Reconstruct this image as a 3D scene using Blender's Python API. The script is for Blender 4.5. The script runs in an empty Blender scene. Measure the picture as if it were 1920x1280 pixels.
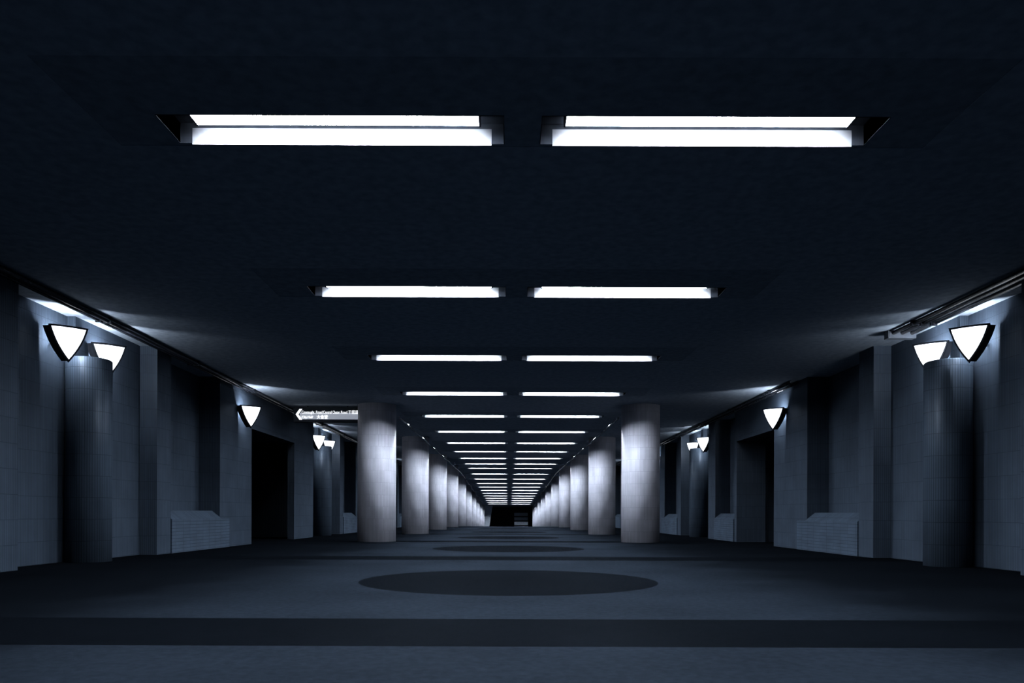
# Pedestrian underpass at night: tiled columns, recessed fluorescent troughs, triangular wall lamps.
import bpy, bmesh, math, random
from mathutils import Vector

C = bpy.context.scene.collection
sc = bpy.context.scene
PI = math.pi

# ------------------------------------------------------------------ place constants (metres, +Y runs down the passage)
EYE = 0.54
F = 1450.0
CREST = 35.5
Y_START, Y_END = -5.5, 78.0
ROW0, PITCH = 4.45, 3.10          # far wall of the first light trough in view, spacing
COL0, COLP = 15.08, 6.22          # first round column, spacing
LX = 0.07                         # centre line of the lights

def g(y):
    return -0.003 * y if y < CREST else -0.003 * CREST - 0.0365 * (y - CREST)
def zf(y): return 0.02 + g(y)
def zc(y): return 2.672 + g(y)
def slope(y): return math.atan(-0.003 if y < CREST else -0.0365)

# ------------------------------------------------------------------ materials
def new_mat(name):
    m = bpy.data.materials.new(name); m.use_nodes = True
    nt = m.node_tree
    return m, nt, nt.nodes['Principled BSDF']

def plain(name, col, rough=0.6, metal=0.0, spec=0.5):
    m, nt, b = new_mat(name)
    n = nt.nodes.new('ShaderNodeTexNoise'); n.inputs['Scale'].default_value = 14; n.inputs['Detail'].default_value = 4
    tc = nt.nodes.new('ShaderNodeTexCoord'); nt.links.new(tc.outputs['Object'], n.inputs['Vector'])
    r = nt.nodes.new('ShaderNodeValToRGB')
    r.color_ramp.elements[0].color = (col[0]*.82, col[1]*.82, col[2]*.82, 1)
    r.color_ramp.elements[1].color = (min(1, col[0]*1.15), min(1, col[1]*1.15), min(1, col[2]*1.15), 1)
    r.color_ramp.elements[0].position = .3; r.color_ramp.elements[1].position = .7
    nt.links.new(n.outputs['Fac'], r.inputs['Fac']); nt.links.new(r.outputs['Color'], b.inputs['Base Color'])
    b.inputs['Roughness'].default_value = rough; b.inputs['Metallic'].default_value = metal
    b.inputs['Specular IOR Level'].default_value = spec
    return m

def matte(m, gloss=.02, rough=.4, tint=(.75, .86, 1.0)):
    """Swap the Principled surface for a diffuse body with a thin satin sheen."""
    nt = m.node_tree; b = nt.nodes['Principled BSDF']; out = nt.nodes['Material Output']
    d = nt.nodes.new('ShaderNodeBsdfDiffuse'); gl = nt.nodes.new('ShaderNodeBsdfGlossy'); mx = nt.nodes.new('ShaderNodeMixShader')
    gl.inputs['Color'].default_value = (*tint, 1); gl.inputs['Roughness'].default_value = rough
    mx.inputs[0].default_value = gloss
    for l in list(nt.links):
        if l.to_node == b and l.to_socket.name == 'Base Color': nt.links.new(l.from_socket, d.inputs['Color'])
        if l.to_node == b and l.to_socket.name == 'Normal':
            nt.links.new(l.from_socket, d.inputs['Normal']); nt.links.new(l.from_socket, gl.inputs['Normal'])
    nt.links.new(d.outputs[0], mx.inputs[1]); nt.links.new(gl.outputs[0], mx.inputs[2]); nt.links.new(mx.outputs[0], out.inputs['Surface'])
    nt.nodes.remove(b)
    return m

def glow(name, col, strength):
    m, nt, b = new_mat(name)
    b.inputs['Base Color'].default_value = (.8, .8, .8, 1)
    b.inputs['Emission Color'].default_value = (*col, 1)
    b.inputs['Emission Strength'].default_value = strength
    return m

def tile(name, col, grout, bw, rh, mortar, rough=0.4, bump=0.5, offset=0.0):
    """Stacked narrow tiles laid out in metres on the UV map."""
    m, nt, b = new_mat(name)
    uv = nt.nodes.new('ShaderNodeUVMap')
    br = nt.nodes.new('ShaderNodeTexBrick')
    br.offset = offset; br.squash = 1.0
    br.inputs['Scale'].default_value = 1.0
    br.inputs['Brick Width'].default_value = bw; br.inputs['Row Height'].default_value = rh
    br.inputs['Mortar Size'].default_value = mortar; br.inputs['Mortar Smooth'].default_value = .3
    br.inputs['Color1'].default_value = (col[0]*.9, col[1]*.9, col[2]*.9, 1)
    br.inputs['Color2'].default_value = (col[0]*1.06, col[1]*1.06, col[2]*1.06, 1)
    br.inputs['Mortar'].default_value = (*grout, 1)
    nt.links.new(uv.outputs['UV'], br.inputs['Vector'])
    n = nt.nodes.new('ShaderNodeTexNoise'); n.inputs['Scale'].default_value = 2.2; n.inputs['Detail'].default_value = 6
    nt.links.new(uv.outputs['UV'], n.inputs['Vector'])
    mp = nt.nodes.new('ShaderNodeMapRange'); mp.inputs[1].default_value = .3; mp.inputs[2].default_value = .7
    mp.inputs[3].default_value = .8; mp.inputs[4].default_value = 1.08
    nt.links.new(n.outputs['Fac'], mp.inputs[0])
    mx = nt.nodes.new('ShaderNodeMix'); mx.data_type = 'RGBA'; mx.blend_type = 'MULTIPLY'; mx.inputs['Factor'].default_value = 1
    nt.links.new(br.outputs['Color'], mx.inputs['A']); nt.links.new(mp.outputs[0], mx.inputs['B'])
    nt.links.new(mx.outputs['Result'], b.inputs['Base Color'])
    bp = nt.nodes.new('ShaderNodeBump'); bp.inputs['Strength'].default_value = bump; bp.inputs['Distance'].default_value = .004
    bp.invert = True
    nt.links.new(br.outputs['Fac'], bp.inputs['Height']); nt.links.new(bp.outputs['Normal'], b.inputs['Normal'])
    b.inputs['Roughness'].default_value = rough
    return m

BLUE = (0.80, 0.88, 1.0)
LIGHT_L = 195.0
M = dict(
    column=tile('column_tile', (.50, .51, .575), (.26, .27, .33), .025, .23, .002, .42),
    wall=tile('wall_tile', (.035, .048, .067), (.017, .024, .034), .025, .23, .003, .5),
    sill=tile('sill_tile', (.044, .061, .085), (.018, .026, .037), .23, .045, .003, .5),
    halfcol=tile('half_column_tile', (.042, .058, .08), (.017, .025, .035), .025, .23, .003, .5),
    ceiling=plain('ceiling_plaster', (.25, .295, .35), .8, spec=.2),
    panel=plain('dark_ceiling_panel', (.20, .235, .28), .75, spec=.2),
    white=plain('white_batten', (.8, .8, .8), .5),
    cheek=plain('grey_reflector', (.13, .134, .14), .5),
    dark=plain('dark_metal', (.012, .014, .018), .45),
    black=plain('black_tile', (.012, .014, .018), .5),
    pipe=plain('painted_conduit', (.012, .014, .019), .27),
    steel=plain('steel_conduit', (.45, .46, .48), .13, 1.0),
    pale=plain('pale_box', (.045, .055, .07), .5),
    step=plain('pale_stair_riser', (.5, .56, .64), .6),
    lamp=glow('fluorescent_diffuser', BLUE, LIGHT_L),
    sconce=glow('sconce_diffuser', (.88, .93, 1.0), 2.4),
    bulb=glow('sconce_bulb', (.84, .90, 1.0), 430.0),
    face=glow('sign_face_light', (.62, .68, .82), .34),
    letter=glow('sign_letter_light', (.95, .97, 1.0), 1.3),
)

def floor_material():
    m, nt, b = new_mat('paved_floor')
    L = nt.links.new
    tc = nt.nodes.new('ShaderNodeTexCoord'); sp = nt.nodes.new('ShaderNodeSeparateXYZ'); L(tc.outputs['Object'], sp.inputs[0])
    def math_(op, a, v=None, w=None):
        n = nt.nodes.new('ShaderNodeMath'); n.operation = op
        for i, q in enumerate((a, v, w)):
            if q is None: continue
            if isinstance(q, (int, float)): n.inputs[i].default_value = q
            else: L(q, n.inputs[i])
        return n.outputs[0]
    X, Y = sp.outputs[0], sp.outputs[1]
    # inlaid discs and cross bands repeat with the columns
    yr = math_('SUBTRACT', math_('FLOORED_MODULO', math_('SUBTRACT', Y, 6.15 - 2.925), 5.85), 2.925)
    d = math_('SQRT', math_('ADD', math_('MULTIPLY', X, X), math_('MULTIPLY', yr, yr)))
    disc = math_('LESS_THAN', d, 1.17)
    yb = math_('ABSOLUTE', math_('SUBTRACT', math_('FLOORED_MODULO', math_('SUBTRACT', Y, 3.465 - 2.925), 5.85), 2.925))
    band = math_('LESS_THAN', yb, .405)
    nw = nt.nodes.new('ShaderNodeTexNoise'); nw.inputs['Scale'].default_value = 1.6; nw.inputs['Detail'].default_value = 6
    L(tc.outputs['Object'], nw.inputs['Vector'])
    # sides darkened in the colour to paint the light fall-off, with a ragged edge
    side_falloff = nt.nodes.new('ShaderNodeMapRange'); side_falloff.interpolation_type = 'SMOOTHSTEP'
    side_falloff.inputs[1].default_value = 1.35; side_falloff.inputs[2].default_value = 2.75
    L(math_('ADD', math_('ABSOLUTE', X), math_('MULTIPLY', math_('SUBTRACT', nw.outputs['Fac'], .5), 1.1)), side_falloff.inputs[0])
    side_shade = side_falloff.outputs[0]
    dark = math_('MAXIMUM', math_('MAXIMUM', disc, band), math_('MULTIPLY', side_shade, .9))
    n = nt.nodes.new('ShaderNodeTexNoise'); n.inputs['Scale'].default_value = 30; n.inputs['Detail'].default_value = 8
    L(tc.outputs['Object'], n.inputs['Vector'])
    n2 = nt.nodes.new('ShaderNodeTexNoise'); n2.inputs['Scale'].default_value = .9; n2.inputs['Detail'].default_value = 3
    L(tc.outputs['Object'], n2.inputs['Vector'])
    k = math_('ADD', math_('MULTIPLY', n.outputs['Fac'], .6), math_('MULTIPLY', n2.outputs['Fac'], .6))
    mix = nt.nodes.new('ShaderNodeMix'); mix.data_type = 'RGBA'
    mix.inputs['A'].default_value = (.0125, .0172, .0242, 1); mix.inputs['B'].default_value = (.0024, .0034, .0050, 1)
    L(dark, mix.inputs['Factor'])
    mul = nt.nodes.new('ShaderNodeMix'); mul.data_type = 'RGBA'; mul.blend_type = 'MULTIPLY'; mul.inputs['Factor'].default_value = 1
    L(mix.outputs['Result'], mul.inputs['A']); L(k, mul.inputs['B'])
    L(mul.outputs['Result'], b.inputs['Base Color'])
    bp = nt.nodes.new('ShaderNodeBump'); bp.inputs['Strength'].default_value = .25; bp.inputs['Distance'].default_value = .004
    L(n.outputs['Fac'], bp.inputs['Height']); L(bp.outputs['Normal'], b.inputs['Normal'])
    b.inputs['Roughness'].default_value = .7
    b.inputs['Specular IOR Level'].default_value = .06
    return m
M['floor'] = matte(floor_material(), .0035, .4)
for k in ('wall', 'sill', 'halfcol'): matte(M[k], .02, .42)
for k in ('ceiling', 'panel'): matte(M[k], .004, .6)
for k in ('dark', 'black'): matte(M[k], .01, .5)

# ------------------------------------------------------------------ mesh helpers
class MB:
    """Collects shapes into one mesh, with a metric UV map."""
    def __init__(self): self.v, self.f, self.uv, self.mi, self.sm = [], [], [], [], []
    def face(self, pts, uvs=None, mat=0, smooth=False):
        i = len(self.v); self.v += [tuple(p) for p in pts]
        self.f.append(tuple(range(i, i + len(pts))))
        if uvs is None:
            a, b, c = Vector(pts[0]), Vector(pts[1]), Vector(pts[2])
            n = (b - a).cross(c - a)
            ax = max(range(3), key=lambda k: abs(n[k]))
            uvs = [(p[1], p[2]) if ax == 0 else ((p[0], p[2]) if ax == 1 else (p[0], p[1])) for p in pts]
        self.uv.append(uvs); self.mi.append(mat); self.sm.append(smooth)
    def hexa(self, p, mat=0):
        """p: 8 points, bottom ring 0-3 counter-clockwise from above, then top ring 4-7."""
        for q in ((3, 2, 1, 0), (4, 5, 6, 7), (0, 1, 5, 4), (1, 2, 6, 5), (2, 3, 7, 6), (3, 0, 4, 7)):
            self.face([p[k] for k in q], mat=mat)
    def box(self, x0, x1, y0, y1, z0, z1, mat=0):
        x0, x1 = min(x0, x1), max(x0, x1)
        self.hexa([(x0, y0, z0), (x1, y0, z0), (x1, y1, z0), (x0, y1, z0),
                   (x0, y0, z1), (x1, y0, z1), (x1, y1, z1), (x0, y1, z1)], mat)
    def sbox(self, x0, x1, y0, y1, a, b, mat=0):
        """A box whose foot and head follow the slope of the passage: a, b are heights at g = 0."""
        cuts = [y0] + ([CREST] if y0 < CREST < y1 else []) + [y1]
        x0, x1 = min(x0, x1), max(x0, x1)
        for ya, yb in zip(cuts, cuts[1:]):
            ga, gb = g(ya), g(yb)
            self.hexa([(x0, ya, a+ga), (x1, ya, a+ga), (x1, yb, a+gb), (x0, yb, a+gb),
                       (x0, ya, b+ga), (x1, ya, b+ga), (x1, yb, b+gb), (x0, yb, b+gb)], mat)
    def prism(self, prof, y0, y1, mat=0):
        """Extrude an (x, z) outline from y0 to y1."""
        n = len(prof)
        A = [(x, y0, z) for x, z in prof]; B = [(x, y1, z) for x, z in prof]
        self.face(A, mat=mat); self.face(B[::-1], mat=mat)
        for k in range(n):
            j = (k + 1) % n
            self.face([A[j], A[k], B[k], B[j]], mat=mat)
    def cyl(self, x, y, r, z0, z1, n=64, mat=0, cap=True, bevel=0.0):
        rings = [(r, z0), (r, z1 - bevel)] + ([(r - bevel, z1)] if bevel else [])
        for (ra, za), (rb, zb) in zip(rings, rings[1:]):
            for k in range(n):
                a, b = 2*PI*k/n, 2*PI*(k+1)/n
                self.face([(x+ra*math.cos(a), y+ra*math.sin(a), za), (x+ra*math.cos(b), y+ra*math.sin(b), za),
                           (x+rb*math.cos(b), y+rb*math.sin(b), zb), (x+rb*math.cos(a), y+rb*math.sin(a), zb)],
                          [(a*r, za), (b*r, za), (b*r, zb), (a*r, zb)], mat, True)
        if cap:
            rt, zt = rings[-1]
            self.face([(x+rt*math.cos(2*PI*k/n), y+rt*math.sin(2*PI*k/n), zt) for k in range(n)], mat=mat)
            self.face([(x+r*math.cos(-2*PI*k/n), y+r*math.sin(-2*PI*k/n), z0) for k in range(n)], mat=mat)
    def tube(self, pts, r, n=12, mat=0):
        pts = [Vector(p) for p in pts]; rings = []
        for i, p in enumerate(pts):
            t = (pts[min(i+1, len(pts)-1)] - pts[max(i-1, 0)]).normalized()
            u = t.cross(Vector((0, 0, 1)))
            if u.length < 1e-3: u = t.cross(Vector((1, 0, 0)))
            u.normalize(); w = u.cross(t)
            rings.append([p + r*(math.cos(2*PI*k/n)*u + math.sin(2*PI*k/n)*w) for k in range(n)])
        for A, B in zip(rings, rings[1:]):
            for k in range(n):
                j = (k+1) % n
                self.face([A[k], A[j], B[j], B[k]], mat=mat, smooth=True)
        self.face(rings[0][::-1], mat=mat); self.face(rings[-1], mat=mat)
    def build(self, name, mats, parent=None):
        me = bpy.data.meshes.new(name)
        me.from_pydata(self.v, [], self.f)
        uv = me.uv_layers.new(name='UVMap'); k = 0
        for q in self.uv:
            for c in q: uv.data[k].uv = c; k += 1
        me.polygons.foreach_set('material_index', self.mi)
        me.polygons.foreach_set('use_smooth', self.sm)
        if not isinstance(mats, (list, tuple)): mats = [mats]
        for m in mats: me.materials.append(m)
        bm = bmesh.new(); bm.from_mesh(me)
        bmesh.ops.remove_doubles(bm, verts=bm.verts, dist=1e-5)
        bmesh.ops.recalc_face_normals(bm, faces=bm.faces)
        bm.to_mesh(me); bm.free(); me.update()
        o = bpy.data.objects.new(name, me); C.objects.link(o)
        if parent: o.parent = parent
        return o

def tag(o, label=None, cat=None, group=None, kind=None):
    if label: o['label'] = label
    if cat: o['category'] = cat
    if group: o['group'] = group
    if kind: o['kind'] = kind
    return o
def thing(name, loc, label, cat, group=None, rot=(0, 0, 0)):
    o = bpy.data.objects.new(name, None); C.objects.link(o)
    o.empty_display_size = .1
    o.location = loc; o.rotation_euler = rot
    return tag(o, label, cat, group, 'thing')
def copy_tree(o, loc=None, rot=None, label=None):
    c = o.copy(); C.objects.link(c)
    if loc is not None: c.location = loc
    if rot is not None: c.rotation_euler = rot
    if label: c['label'] = label
    for ch in list(o.children):
        d = ch.copy(); C.objects.link(d); d.parent = c
        for gr in list(ch.children):
            e = gr.copy(); C.objects.link(e); e.parent = d
    return c

ORD = ('first second third fourth fifth sixth seventh eighth ninth tenth eleventh twelfth thirteenth fourteenth fifteenth sixteenth '
       'seventeenth eighteenth nineteenth twentieth twenty-first twenty-second').split()

# ------------------------------------------------------------------ floor and ceiling
XO = 9.6                                    # outer limit, behind the walls
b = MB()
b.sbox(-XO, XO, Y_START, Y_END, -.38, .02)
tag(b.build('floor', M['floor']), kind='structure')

ROWS = [(n, ROW0 + PITCH*n) for n in range(-2, 22)]       # n = 0 is the first row in view
PX0, PX1, PY0, PY1 = LX-2.32, LX+2.32, -.85, .03           # dark panel round each pair of lights
TL, TW, TD = 1.86, .315, .115                              # trough length, width, depth
CX = (LX-1.035, LX+1.035)
b = MB(); y = Y_START
for n, yn in ROWS:
    b.sbox(-XO, XO, y, yn+PY0, 2.672, 3.05)
    b.sbox(-XO, PX0, yn+PY0, yn+PY1, 2.672, 3.05); b.sbox(PX1, XO, yn+PY0, yn+PY1, 2.672, 3.05)
    y = yn+PY1
b.sbox(-XO, XO, y, Y_END, 2.672, 3.05)
tag(b.build('ceiling', M['ceiling']), kind='structure')
for n, yn in ROWS:
    b = MB(); z0, z1 = 2.675, 2.80
    b.sbox(PX0, PX1, yn+PY0, yn-TW, z0, z1)
    b.sbox(PX0, PX1, yn, yn+PY1, z0, z1)
    xs = [PX0, CX[0]-TL/2, CX[0]+TL/2, CX[1]-TL/2, CX[1]+TL/2, PX1]
    for k in (0, 2, 4): b.sbox(xs[k], xs[k+1], yn-TW, yn, z0, z1)
    tag(b.build('trim_%d' % (n+3), M['panel']), kind='structure')

# ------------------------------------------------------------------ recessed fluorescent lights
def make_light():
    t = thing('ceiling_light', (0, 0, 0), 'x', 'ceiling light', 'recessed fluorescent lights in the ceiling')
    h, d, e = TL/2, TD, .004
    b = MB()                                # sheet-metal tray, open below
    b.box(-h, h, -TW, 0, d, d+.006); b.box(-h, h, -TW, -TW+e, 0, d); b.box(-h, h, -.0015, 0, 0, d)
    b.box(-h-.004, -h, -TW, 0, 0, d+.006); b.box(h, h+.004, -TW, 0, 0, d+.006)
    b.build('housing', M['dark'], t)
    b = MB(); b.box(-.86, .86, -e, -.002, -.010, .085); b.build('reflector', M['cheek'], t)      # far cheek, lit by the lamp
    b = MB()                                # prismatic diffuser, trapezoid in section
    L = 1.58/2
    prof = [(-.226, .070), (-.226, .062), (-.205, .055), (-.108, .055), (-.088, .062), (-.088, .070)]
    A = [(-L, y, z) for y, z in prof]; B = [(L, y, z) for y, z in prof]
    b.face(A); b.face(B[::-1])
    for k in range(len(prof)):
        j = (k+1) % len(prof); b.face([A[j], A[k], B[k], B[j]])
    b.build('diffuser', M['lamp'], t)
    b = MB(); b.box(-L-.012, L+.012, -.2265, -.0875, .0705, d-.0005)
    for s in (-1, 1): b.box(s*(L+.0005), s*(L+.012), -.228, -.086, .054, .0705)
    b.build('batten', M['dark'], t)
    return t
proto = make_light(); first = True
for n, yn in ROWS:
    for side, cx in zip(('left', 'right'), CX):
        if n >= 0:
            lab = '%s recessed fluorescent light in the %s ceiling row counted from the front' % (side, ORD[n])
        else:
            lab = '%s recessed fluorescent light overhead, %s before the front row in view' % (side, ('one row', 'two rows')[-n-1])
        loc, rot = (cx, yn, zc(yn)+.001), (slope(yn), 0, 0)
        if first:
            proto.location, proto.rotation_euler, proto['label'] = loc, rot, lab; first = False
        else: copy_tree(proto, loc, rot, lab)

# ------------------------------------------------------------------ colonnades
NCOL = 10
for s, side in ((-1, 'left'), (1, 'right')):
    for k in range(NCOL):
        y = COL0 + COLP*k; r = .37; x = s*(2.2+r)
        b = MB(); b.cyl(0, 0, r, -.02, 2.67+.03, 72)
        o = b.build('round_column', M['column'])
        o.location = (x, y, zf(y)-.02+.0)
        place = ORD[k] + ' from the front' if k else 'nearest to the front'
        tag(o, 'pale tiled round column, %s in the %s row' % (place, side), 'column', 'round columns along the passage', 'thing')

# ------------------------------------------------------------------ side walls: a module of panels, niche and exit repeats
def X(s, p): return s*(p + (.09 if s > 0 else 0.0))
MODS = {-1: (8.46, 19.12, 29.75, 40.4), 1: (8.30, 19.10, 29.75, 40.4)}
WZ0, WZ1 = -.1, 2.9
def wall(s, name):
    b = MB(); back = 6.0
    def seg(y0, y1, p, z0=WZ0, z1=WZ1, bk=back): b.sbox(X(s, p), X(s, bk), y0, y1, z0, z1)
    def niche(y0, y1):
        """Recess over a low tiled wall with a chamfered top."""
        seg(y0, y1, 4.81)
        m = (y0+y1)/2; zz = zf(m)
        prof = [(X(s, 4.45), zz-.1), (X(s, 4.45), zz+.45), (X(s, 4.60), zz+.57), (X(s, 4.85), zz+.57), (X(s, 4.85), zz-.1)]
        b.prism(prof, y0, y1, 1)
    c0 = MODS[s][0]
    seg(Y_START, c0-1.40, 4.48)
    for i, c in enumerate(MODS[s]):
        nxt = MODS[s][i+1] if i+1 < len(MODS[s]) else c+10.62
        seg(c-1.40, c-.10, 4.78); seg(c-.10, c+1.37, 4.69)
        seg(c+1.37, c+1.77, 4.47)
        niche(c+1.77, c+3.54)
        zz = zf(c+3.7); b.box(X(s, 4.45), X(s, 4.50), c+3.54, c+3.88, zz-.1, zz+.45, 1)
        seg(c+3.54, c+5.02, 4.48)
        e0 = c+5.02; e1 = c+7.70 if s < 0 else c+7.2
        seg(e0, e1, 4.48, 2.03, WZ1, 5.3)                      # head over the exit
        if s < 0: seg(e1, nxt-1.40, 4.48, bk=4.62)
        else:
            seg(e1, e1+.14, 4.48, bk=5.06)
            niche(e1+.14, nxt-2.0); seg(nxt-2.0, nxt-1.40, 4.48)
    last = MODS[s][-1]+10.62-1.40
    seg(last, Y_END, 4.48)
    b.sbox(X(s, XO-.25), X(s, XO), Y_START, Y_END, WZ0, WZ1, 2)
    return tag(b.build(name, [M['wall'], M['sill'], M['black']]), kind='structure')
wall(-1, 'wall_left'); wall(1, 'wall_right')

SCONCE_COLS = [(-1, -4.55, 8.38, 2.18, 'left', 'nearest'), (1, 4.61, 8.12, 2.14, 'right', 'nearest'),
               (-1, -4.60, 19.08, 2.16, 'left', 'second'), (1, 4.68, 19.0, 2.13, 'right', 'second'),
               (-1, -4.60, 29.7, 2.14, 'left', 'third'), (1, 4.68, 29.7, 2.12, 'right', 'third')]
for s, x, y, h, side, which in SCONCE_COLS:
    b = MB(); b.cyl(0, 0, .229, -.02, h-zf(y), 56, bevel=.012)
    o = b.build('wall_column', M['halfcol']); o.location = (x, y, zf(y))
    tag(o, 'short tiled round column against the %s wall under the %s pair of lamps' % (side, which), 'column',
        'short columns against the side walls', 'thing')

# ------------------------------------------------------------------ triangular wall lamps
def bulged(w, h, k=7):
    """Outline of a triangle, point down, straight top and slightly bowed sides: local x right, z up."""
    tl, tr, tip = Vector((-w/2, h/2)), Vector((w/2, h/2)), Vector((0, -h/2))
    def bow(a, c, amt):
        d = c-a; nrm = Vector((d.y, -d.x)).normalized()
        return [a + d*t/k + nrm*amt*4*(t/k)*(1-t/k) for t in range(k)]
    return bow(tl, tr, -.004) + bow(tr, tip, -.018) + bow(tip, tl, -.018)

def make_sconce(s):
    """Origin at the wall-side top corner of the lit face. s = -1 hangs on the left wall. Local frame = world axes."""
    t = thing('wall_lamp', (0, 0, 0), 'x', 'wall lamp', 'triangular lamps on the side walls')
    th = math.radians(40); w, h = .315, .322
    ex = Vector((-s*math.cos(th), math.sin(th), 0))           # along the face, away from the wall
    nz = Vector((-s*math.sin(th), -math.cos(th), 0))          # out of the face
    def P(u, v, d): return tuple(ex*(u+w/2) + nz*d + Vector((0, 0, v-h/2)))
    out = bulged(w, h)
    cen = Vector((0, h*.12))
    def off(a, k): return [(p-cen)*k + cen for p in a]
    b = MB()                                                  # domed opal face
    rings = [(1.0, 0.0), (.92, .012), (.6, .022)]
    R = [[P(p.x, p.y, d) for p in off(out, k)] for k, d in rings]
    n = len(out)
    for A, B in zip(R, R[1:]):
        for k in range(n): j = (k+1) % n; b.face([A[k], A[j], B[j], B[k]], smooth=True)
    b.face(R[-1])
    b.face(R[0][::-1])
    b.build('diffuser', M['sconce'], t)
    # casing: a rim round the face, whose sides run back to the wall
    b = MB(); o1 = off(out, 1.015); o2 = off(out, 1.15)
    F0 = [P(p.x, p.y, .004) for p in o1]; F1 = [P(p.x, p.y, .004) for p in o2]
    B0 = [P(p.x, p.y, -.035) for p in o1]; B1 = [P(p.x, p.y, -.035) for p in o2]
    for k in range(n):
        j = (k+1) % n
        b.face([F0[k], F0[j], F1[j], F1[k]]); b.face([F1[k], F1[j], B1[j], B1[k]])
        b.face([B1[k], B1[j], B0[j], B0[k]]); b.face([B0[k], B0[j], F0[j], F0[k]])
    b.build('rim', M['dark'], t)
    b = MB()                                                  # side cheek from the inner edge back towards the wall
    side = [p for p in off(out, 1.06) if True][2*7:] + [off(out, 1.06)[0]]
    fr = [Vector(P(p.x, p.y, -.01)) for p in side]
    bk = [q + Vector((s*.085, .015, 0)) for q in fr]
    dx = Vector((0, .008, 0))
    for k in range(len(fr)-1):
        p, q, r_, u = fr[k], fr[k+1], bk[k+1], bk[k]
        b.hexa([tuple(p), tuple(u), tuple(u+dx), tuple(p+dx), tuple(q), tuple(r_), tuple(r_+dx), tuple(q+dx)])
    b.build('cheek', M['dark'], t)
    b = MB()                                                  # arm to the wall and the bulb behind the face
    c = Vector(P(0, .02, -.035)); wl = Vector((s*.10, c.y+.05, c.z))
    b.tube([tuple(c), tuple((c+wl)/2), tuple(wl)], .018, 10)
    b.build('bracket', M['dark'], t)
    b = MB(); c = Vector(P(.0, h*.34, -.065))
    b.tube([tuple(c-ex*.09), tuple(c), tuple(c+ex*.09)], .016, 10)
    b.build('bulb', M['bulb'], t)
    return t
S = {-1: make_sconce(-1), 1: make_sconce(1)}
used = set()
LAMPS = [  # side, |X| of wall-side top corner, Y, top z, label
    (-1, 4.65, 7.855, 2.425, 'large lit triangular lamp on the left wall, first of the pair nearest the front'),
    (-1, 4.61, 8.585, 2.400, 'lit triangular lamp on the left wall, behind the top of the nearest short column'),
    (-1, 4.40, 12.74, 2.284, 'single lit triangular lamp on the left wall beside the dark exit'),
    (-1, 4.60, 18.14, 2.34, 'lit triangular lamp under the exit sign, front one of the left pair'),
    (-1, 4.64, 19.36, 2.33, 'lit triangular lamp under the exit sign, rear one of the left pair'),
    (1, 4.74, 7.67, 2.416, 'large lit triangular lamp on the right wall, first of the pair nearest the front'),
    (1, 4.71, 8.33, 2.396, 'lit triangular lamp on the right wall, behind the top of the nearest short column'),
    (1, 4.49, 12.70, 2.27, 'single lit triangular lamp on the right wall beside the dark exit'),
    (1, 4.72, 18.20, 2.33, 'lit triangular lamp beyond the right exit, front one of the second pair'),
    (1, 4.74, 19.32, 2.31, 'lit triangular lamp beyond the right exit, rear one of the second pair'),
    (-1, 4.40, 23.4, 2.25, 'small far triangular lamp on the left wall beyond the exit sign'),
    (-1, 4.62, 29.2, 2.28, 'small far triangular lamp glimpsed on the left wall between the columns'),
    (1, 4.49, 23.3, 2.25, 'small far triangular lamp on the right wall beyond the second pair'),
    (1, 4.72, 29.2, 2.28, 'small far triangular lamp glimpsed on the right wall between the columns'),
]
for s, x, y, z, lab in LAMPS:
    if s not in used: used.add(s); S[s].location = (s*x, y, z); S[s]['label'] = lab
    else: copy_tree(S[s], (s*x, y, z), None, lab)

# ------------------------------------------------------------------ conduits under the ceiling
def conduit(name, x, y0, y1, drop, r, mat, label):
    t = thing(name, (x, y0, zc(y0)-drop), label, 'pipe', 'conduit pipes under the ceiling')
    ys = [y0] + ([CREST] if y0 < CREST < y1 else []) + [y1]
    org = Vector((x, y0, zc(y0)-drop))
    b = MB(); b.tube([tuple(Vector((x, y, zc(y)-drop))-org) for y in ys], r, 14); b.build('pipe', mat, t)
    k = y0 + .9
    while k < min(y1, 34) and drop < .1:
        b = MB(); d = zc(k)-drop-org.z
        b.box(-r-.012, r+.012, k-y0-.014, k-y0+.014, d-r-.004, d+drop)
        b.build('pipe_clip', M['dark'], t); k += 2.4
    return t
conduit('conduit_pipe', -4.36, -4.5, 33.5, .035, .030, M['pipe'], 'inner dark conduit pipe on the ceiling edge along the left wall')
conduit('conduit_pipe', -4.46, -4.5, 33.5, .030, .020, M['pipe'], 'outer thinner conduit pipe on the ceiling edge along the left wall')
for k, (x, w) in enumerate(((4.40, 'inner'), (4.50, 'middle'), (4.61, 'outer'))):
    conduit('conduit_pipe', x, -4.5, 8.85, .032, .024, M['pipe'],
            '%s of three conduit pipes on the ceiling above the nearest right lamps' % w)
for k, (x, w) in enumerate(((4.42, 'inner'), (4.54, 'outer'))):
    conduit('conduit_pipe', x, 12.2, 33.5, .032, .024, M['pipe'],
            '%s of two conduit pipes on the ceiling along the right wall beyond its exit' % w)
o = MB(); o.box(-.16, .16, -.05, .05, -.09, 0)
j = thing('junction_box', (4.50, 8.90, zc(8.9)), 'small pale junction box where the right conduit pipes end', 'junction box')
o.build('box', M['pale'], j)
o = MB(); o.box(-.15, .15, -.054, -.05, -.08, -.01); o.build('cover', M['pale'], j)
for s, w in ((-1, 'left'), (1, 'right')):
    conduit('steel_pipe', s*2.178, 15.4, 72.0, .20, .022, M['steel'], 'thin shiny steel pipe running along the heads of the %s columns' % w)

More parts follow.
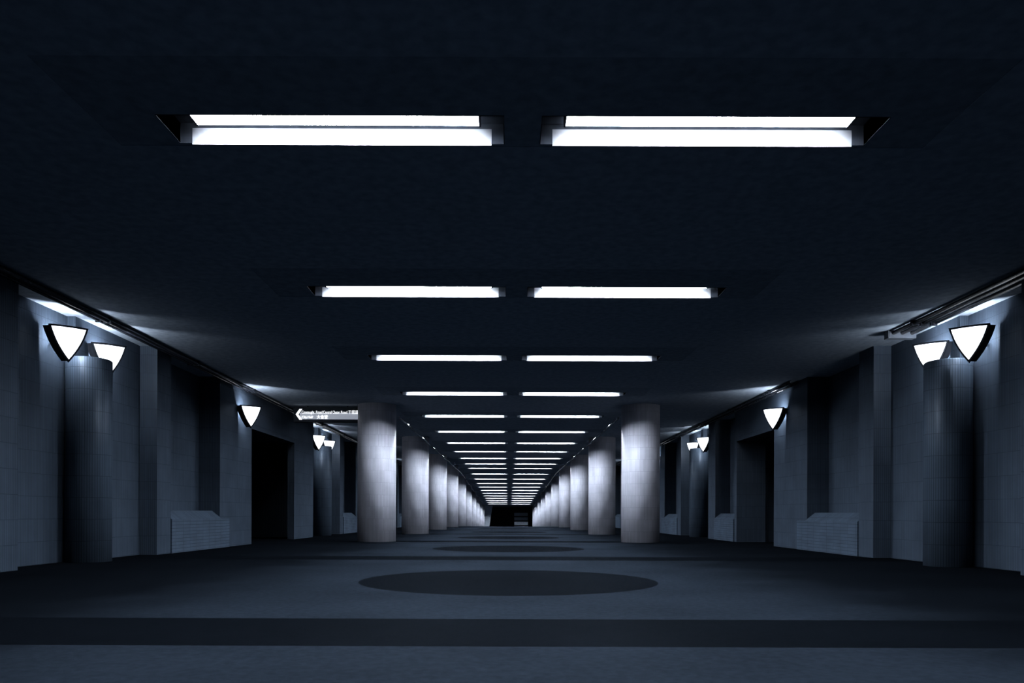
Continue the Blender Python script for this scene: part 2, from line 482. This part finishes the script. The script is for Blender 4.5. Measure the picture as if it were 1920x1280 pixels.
# ------------------------------------------------------------------ hanging direction sign
def text_mesh(body, size):
    cu = bpy.data.curves.new('lettering', 'FONT'); cu.body = body; cu.size = size; cu.extrude = .002
    o = bpy.data.objects.new('lettering_source', cu); C.objects.link(o)
    dg = bpy.context.evaluated_depsgraph_get(); dg.update()
    me = bpy.data.meshes.new_from_object(o.evaluated_get(dg))
    bpy.data.objects.remove(o); bpy.data.curves.remove(cu)
    return me
SY = 15.16
def sx(px): return (px-953.5)/F*SY
def sz(py): return EYE + (961-py)/F*SY
sg = thing('direction_sign', (sx(610), SY, sz(792)), 'lit direction sign with a left arrow hanging beside the nearest left column', 'sign')
org = Vector(sg.location)
b = MB(); b.box(sx(550)-org.x, -2.937-org.x, 0, .12, 0, sz(764)-org.z); b.build('sign_box', M['dark'], sg)
b = MB(); b.box(sx(561.5)-org.x, -2.94-org.x, -.004, 0, sz(787)-org.z, sz(775.2)-org.z); b.build('sign_face', M['face'], sg)
b = MB()                                                      # chevron arrow
cx0, cz0, hh, ww, th = sx(554)-org.x, sz(778)-org.z, .105, .075, .052
pts = [(cx0, cz0), (cx0+ww, cz0+hh), (cx0+ww+th, cz0+hh), (cx0+th, cz0), (cx0+ww+th, cz0-hh), (cx0+ww, cz0-hh)]
for q in ((0, 1, 2, 3), (0, 3, 4, 5)):
    A = [(pts[k][0], -.012, pts[k][1]) for k in q]; B = [(pts[k][0], -.002, pts[k][1]) for k in q]
    b.face(A); b.face(B[::-1])
    for k in range(4): l = (k+1) % 4; b.face([A[l], A[k], B[k], B[l]])
b.build('arrow', M['letter'], sg)
def lettering(body, px0, px1, py_base, size):
    me = text_mesh(body, size); me.materials.clear(); me.materials.append(M['letter'])
    xs = [v.co.x for v in me.vertices]; w = max(xs)-min(xs); x0 = min(xs)
    k = (sx(px1)-sx(px0))/w
    o = bpy.data.objects.new('lettering', me); C.objects.link(o); o.parent = sg
    o.rotation_euler = (PI/2, 0, 0); o.scale = (k, 1, 1)
    o.location = (sx(px0)-org.x-x0*k, -.0065, sz(py_base)-org.z)
    return o
PXM = SY/F
for body, a, c_, base, size in (('Connaught', 565.2, 589, 776.2, 6.4), ('Road', 592, 604, 776.2, 6.4), ('Central', 605.5, 621, 776.2, 6.4),
                               ('Chater', 623, 636.8, 776.2, 6.4), ('Road', 638.8, 650.5, 776.2, 6.4), ('\u5e72\u8afe\u9053', 652.5, 671, 776.2, 6.6),
                               ('City', 565.5, 575, 785.2, 6.0), ('Hall', 576.5, 585.5, 785.2, 6.0), ('\u5927\u6703\u5802', 593.5, 614, 785.6, 6.8)):
    lettering(body, a, c_, base, size*PXM*1.15)
for xx in (sx(575), sx(650)):
    b = MB(); b.tube([(xx-org.x, .06, sz(765)-org.z), (xx-org.x, .06, zc(SY)-org.z+.002)], .012, 10); b.build('hanger', M['dark'], sg)

# ------------------------------------------------------------------ far end: end wall with a dark stairway
b = MB(); ye = 72.3; za, zb = zf(ye)-.3, zc(ye)+.3
def slab(poly, y0, y1, mat=0): b.prism(poly, y0, y1, mat)
slab([(-XO, za), (-1.95, za), (-1.45, zb), (-XO, zb)], ye, ye+.3)
slab([(2.25, za), (XO, za), (XO, zb), (2.25, zb)], ye, ye+.3, 1)
b.box(-XO, XO, 77.6, 77.9, za-.5, zb+.5, 1)
tag(b.build('wall_end', [M['step'], M['black']]), kind='structure')
b = MB(); b.box(-XO, XO, Y_START-.3, Y_START, -.5, 3.0); tag(b.build('wall_front', M['wall']), kind='structure')
st = thing('staircase', (1.2, 72.9, zf(72.9)), 'dim flight of steps at the far dark end of the passage', 'stairs')
for k in range(5):
    b = MB(); b.box(-.65, .65, .30*k, .30*k+.30, 0 if k == 0 else .42*k, .42*k+.30); b.build('step', M['step'], st)
    b = MB(); b.box(-.68, .68, .30*k-.02, .30*k+.60, .42*k+.30, .42*k+.42); b.build('tread', M['black'], st)

# ------------------------------------------------------------------ camera, world, view
w = bpy.data.worlds.new('night'); sc.world = w; w.use_nodes = True
w.node_tree.nodes['Background'].inputs[0].default_value = (0, 0, 0, 1)
cam = bpy.data.cameras.new('camera'); co = bpy.data.objects.new('camera', cam); C.objects.link(co)
co.location = (0, 0, EYE)
ROLL = math.radians(0.2)
co.rotation_euler = (PI/2, 0, 0)
co.rotation_euler.rotate_axis('Z', ROLL)
cam.sensor_width = 36; cam.sensor_fit = 'HORIZONTAL'
cam.lens = F/1920*36
cam.shift_x = 6.5/1920; cam.shift_y = 321/1920
cam.clip_end = 300; cam.clip_start = .02
sc.camera = co
sc.view_settings.view_transform = 'Standard'; sc.view_settings.look = 'None'
sc.view_settings.gamma = 1.0; sc.view_settings.use_curve_mapping = False
sc.view_settings.exposure = 0.0
sc.cycles.max_bounces = 8; sc.cycles.diffuse_bounces = 5; sc.cycles.glossy_bounces = 3
sc.cycles.sample_clamp_indirect = 3.0
sc.cycles.use_light_tree = True
sc.cycles.use_adaptive_sampling = False
sc.cycles.caustics_reflective = False; sc.cycles.caustics_refractive = False
